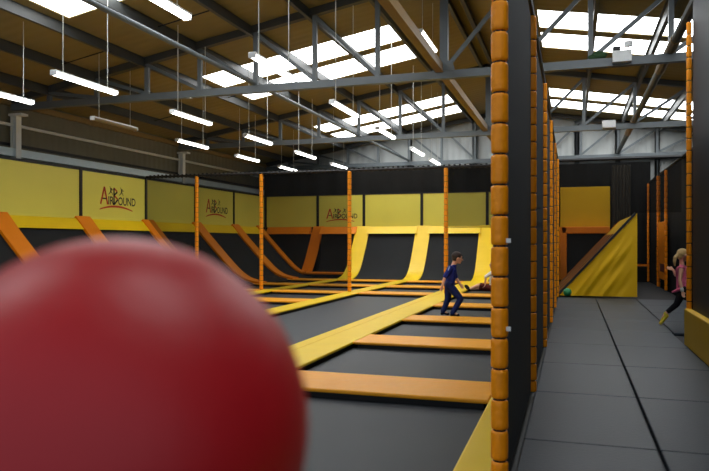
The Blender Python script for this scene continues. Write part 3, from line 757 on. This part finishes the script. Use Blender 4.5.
for hp, kn, an in ((hpN, knN, anN), (hpF, knF, anF)): mb.chain([hp, hp.lerp(kn, .5), kn, kn.lerp(an, .5), an + UP * .0], [.094, .082, .066, .06, .056])
remesh(mb, 'trousers', M['denim'], t, .009)
for an, to in ((anN, toN), (anF, toF)):
    mb = MB(); shoe(mb, an - UP * .03, to, .034); remesh(mb, 'shoe', M['black_cloth'], t, .007)

# --- girl
F = Fig(682.3, 12.15, 0); p = F.p
t = thing('person', 'blonde girl in pink top and yellow shoes running past the right column', 'person', F.o)
hc = p(.012, 0, 1.275); fd = (RIGHT * .98 + FWD * .15 - UP * .05).normalized()
neck, chest, waist, pel = p(-.005, 0, 1.135), p(-.0, 0, .99), p(.01, 0, .83), p(.02, 0, .68)
shN, shF = p(-.01, -.125, 1.055), p(.01, .125, 1.055)
elN, wrN = p(-.04, -.17, .825), p(.0, -.17, .63); elF, wrF = p(-.11, .17, .9), p(-.15, .15, 1.0)
hpN, hpF = p(.02, -.07, .66), p(.02, .07, .66); knN, anN, toN = p(-.09, -.07, .39), p(-.27, -.07, .215), p(-.35, -.07, .04)
knF, anF, toF = p(.2, .07, .42), p(.2, .07, .09), p(.32, .07, .04)
mb = MB(); f, s_, u_ = head(mb, hc, .1, fd)
mb.chain([hc - f * .02, neck, chest], [.048, .042, .055]); mb.chain([shN, chest, shF], [.044, .078, .044])
for sg in (-1, 1): mb.chain([chest + s_ * .045 * sg, waist + s_ * .035 * sg, pel + s_ * .045 * sg], [.074, .068, .08])
for sh, el, wr in ((shN, elN, wrN), (shF, elF, wrF)): mb.chain([sh, sh.lerp(el, .5), el, el.lerp(wr, .35), wr], [.042, .036, .03, .03, .02])
hand(mb, wrN, p(.02, 0, -.1), RIGHT, .9); hand(mb, wrF, p(-.1, 0, .03), UP, .9)
for hp, kn, an, to in ((hpN, knN, anN, toN), (hpF, knF, anF, toF)):
    mb.chain([hp, hp.lerp(kn, .5), kn, kn.lerp(an, .35), an], [.078, .064, .047, .046, .03]); mb.chain([an, an.lerp(to, .5), to], [.032, .028, .024])
remesh(mb, 'body', M['skin'], t, .0075); eyes(t, hc, .1, f, s_, u_)
rot = Matrix((s_, f, u_)).transposed(); mb = MB(); mb.ell(hc + u_ * .02 - f * .014, (.086, .103, .093), rot); mb.ell(hc - f * .06 - u_ * .03, (.06, .045, .06), rot)
mb.chain([hc - f * .1 - u_ * .0, hc - f * .15 - u_ * .06, hc - f * .16 - u_ * .13, hc - f * .15 - u_ * .2], [.03, .032, .028, .014])
hr = remesh(mb, 'hair', M['hair_fair'], t, .007, 3)
bm = bmesh.new(); bm.from_mesh(hr.data)
bmesh.ops.delete(bm, geom=[v for v in bm.verts if (v.co - hc).dot(f) > .05 and (v.co - hc).dot(u_) < .05], context='VERTS'); bm.to_mesh(hr.data); bm.free()
mb = MB(); mb.chain([shN + s_ * .0, chest, shF], [.05, .09, .05])
for sg in (-1, 1): mb.chain([chest + s_ * .05 * sg, waist + s_ * .045 * sg, pel + s_ * .05 * sg + UP * .0], [.086, .084, .094])
mb.chain([waist - RIGHT * .03 - FWD * .08, pel - RIGHT * .1 - FWD * .1 - UP * .01, pel + p(-.17, -.1, -.07)], [.05, .035, .022])
remesh(mb, 'top', M['pink'], t, .009)
mb = MB(); mb.chain([hpN, pel, hpF], [.09, .092, .09])
for hp, kn, an in ((hpN, knN, anN), (hpF, knF, anF)): mb.chain([hp, hp.lerp(kn, .5), kn, kn.lerp(an, .75)], [.086, .072, .054, .044])
remesh(mb, 'leggings', M['black_cloth'], t, .009)
for an, to in ((anN, toN), (anF, toF)):
    mb = MB(); shoe(mb, an - UP * .02, to, .036); remesh(mb, 'shoe', M['yellow_shoe'], t, .007)
mb = MB(); d = (wrN - elN).normalized(); mb.chain([wrN - d * .05, wrN - d * .015], [.031, .03]); remesh(mb, 'wristband', M['white_cloth'], t, .006, 2)

# --- seated person mostly behind the first column
F = Fig(492.5, 20.9, -.06); p = F.p
t = thing('person', 'person in white top sitting on the far bed, mostly behind the nearest column', 'person', F.o)
hc = p(.02, 0, .86); fd = (RIGHT * -.95 - FWD * .2).normalized()
neck, chest, waist, pel = p(.02, 0, .72), p(.02, 0, .56), p(.02, 0, .34), p(.02, 0, .14)
shN, shF = p(-.03, -.15, .62), p(.03, .15, .62); elN, wrN = p(-.2, -.19, .50), p(-.22, -.15, .25); elF, wrF = p(.12, .22, .36), p(.2, .2, .12)
hpN, hpF = p(.0, -.09, .12), p(.0, .09, .12); knN, knF = p(-.38, -.11, .25), p(-.4, .12, .14); anN, anF = p(-.72, -.1, .1), p(-.76, .12, .09); toN, toF = p(-.78, -.1, .2), p(-.82, .14, .19)
mb = MB(); f, s_, u_ = head(mb, hc, .105, fd)
mb.chain([hc, neck, chest], [.05, .045, .06]); mb.chain([shN, chest, shF], [.05, .09, .05])
for sg in (-1, 1): mb.chain([chest + s_ * .05 * sg, waist + s_ * .04 * sg, pel + s_ * .05 * sg], [.085, .08, .09])
for sh, el, wr in ((shN, elN, wrN), (shF, elF, wrF)): mb.chain([sh, el, el.lerp(wr, .35), wr], [.046, .035, .035, .023])
hand(mb, wrN, p(-.04, 0, -.06), FWD * -1, .95); hand(mb, wrF, p(.08, 0, -.03), FWD, .95)
for hp, kn, an, to in ((hpN, knN, anN, toN), (hpF, knF, anF, toF)): mb.chain([hp, hp.lerp(kn, .5), kn, kn.lerp(an, .35), an], [.085, .07, .052, .052, .035]); mb.chain([an, to], [.034, .026])
remesh(mb, 'body', M['skin'], t, .009); eyes(t, hc, .105, f, s_, u_)
rot = Matrix((s_, f, u_)).transposed(); mb = MB(); mb.ell(hc + u_ * .026 - f * .02, (.095, .11, .1), rot); mb.ell(hc - f * .06 - u_ * .04, (.08, .055, .08), rot); remesh(mb, 'hair', M['hair_dark'], t, .008)
mb = MB(); mb.chain([shN, chest, shF], [.06, .1, .06])
for sg in (-1, 1): mb.chain([chest + s_ * .055 * sg, waist + s_ * .05 * sg, pel + s_ * .05 * sg], [.096, .095, .1])
mb.chain([shN, elN], [.06, .052]); mb.chain([shF, shF.lerp(elF, .6)], [.06, .052]); remesh(mb, 'top', M['white_cloth'], t, .01)
mb = MB(); mb.chain([hpN, hpF], [.1, .1])
for hp, kn in ((hpN, knN), (hpF, knF)): mb.chain([hp, hp.lerp(kn, .9)], [.1, .072])
remesh(mb, 'shorts', M['red_cloth'], t, .01)
for an, to in ((anN, toN), (anF, toF)):
    mb = MB(); mb.chain([an + RIGHT * .02, to], [.048, .042]); remesh(mb, 'shoe', M['black_cloth'], t, .008)

# ------------------------------------------------------------------ light
w = bpy.data.worlds.new('world'); S.world = w; w.use_nodes = True
w.node_tree.nodes['Background'].inputs[0].default_value = (.75, .85, 1, 1); w.node_tree.nodes['Background'].inputs[1].default_value = .62
def area(x, y, z, sx, sy, power, col=(1, .98, .95)):
    l = bpy.data.lights.new('skylight_lamp', 'AREA'); l.shape = 'RECTANGLE'; l.size = sx; l.size_y = sy; l.energy = power; l.color = col
    o = bpy.data.objects.new('skylight_lamp', l); C.objects.link(o); o.location = (x, y, z); return o
S.view_settings.view_transform = 'Standard'
S.view_settings.exposure = 0.0
S.cycles.use_denoising = True
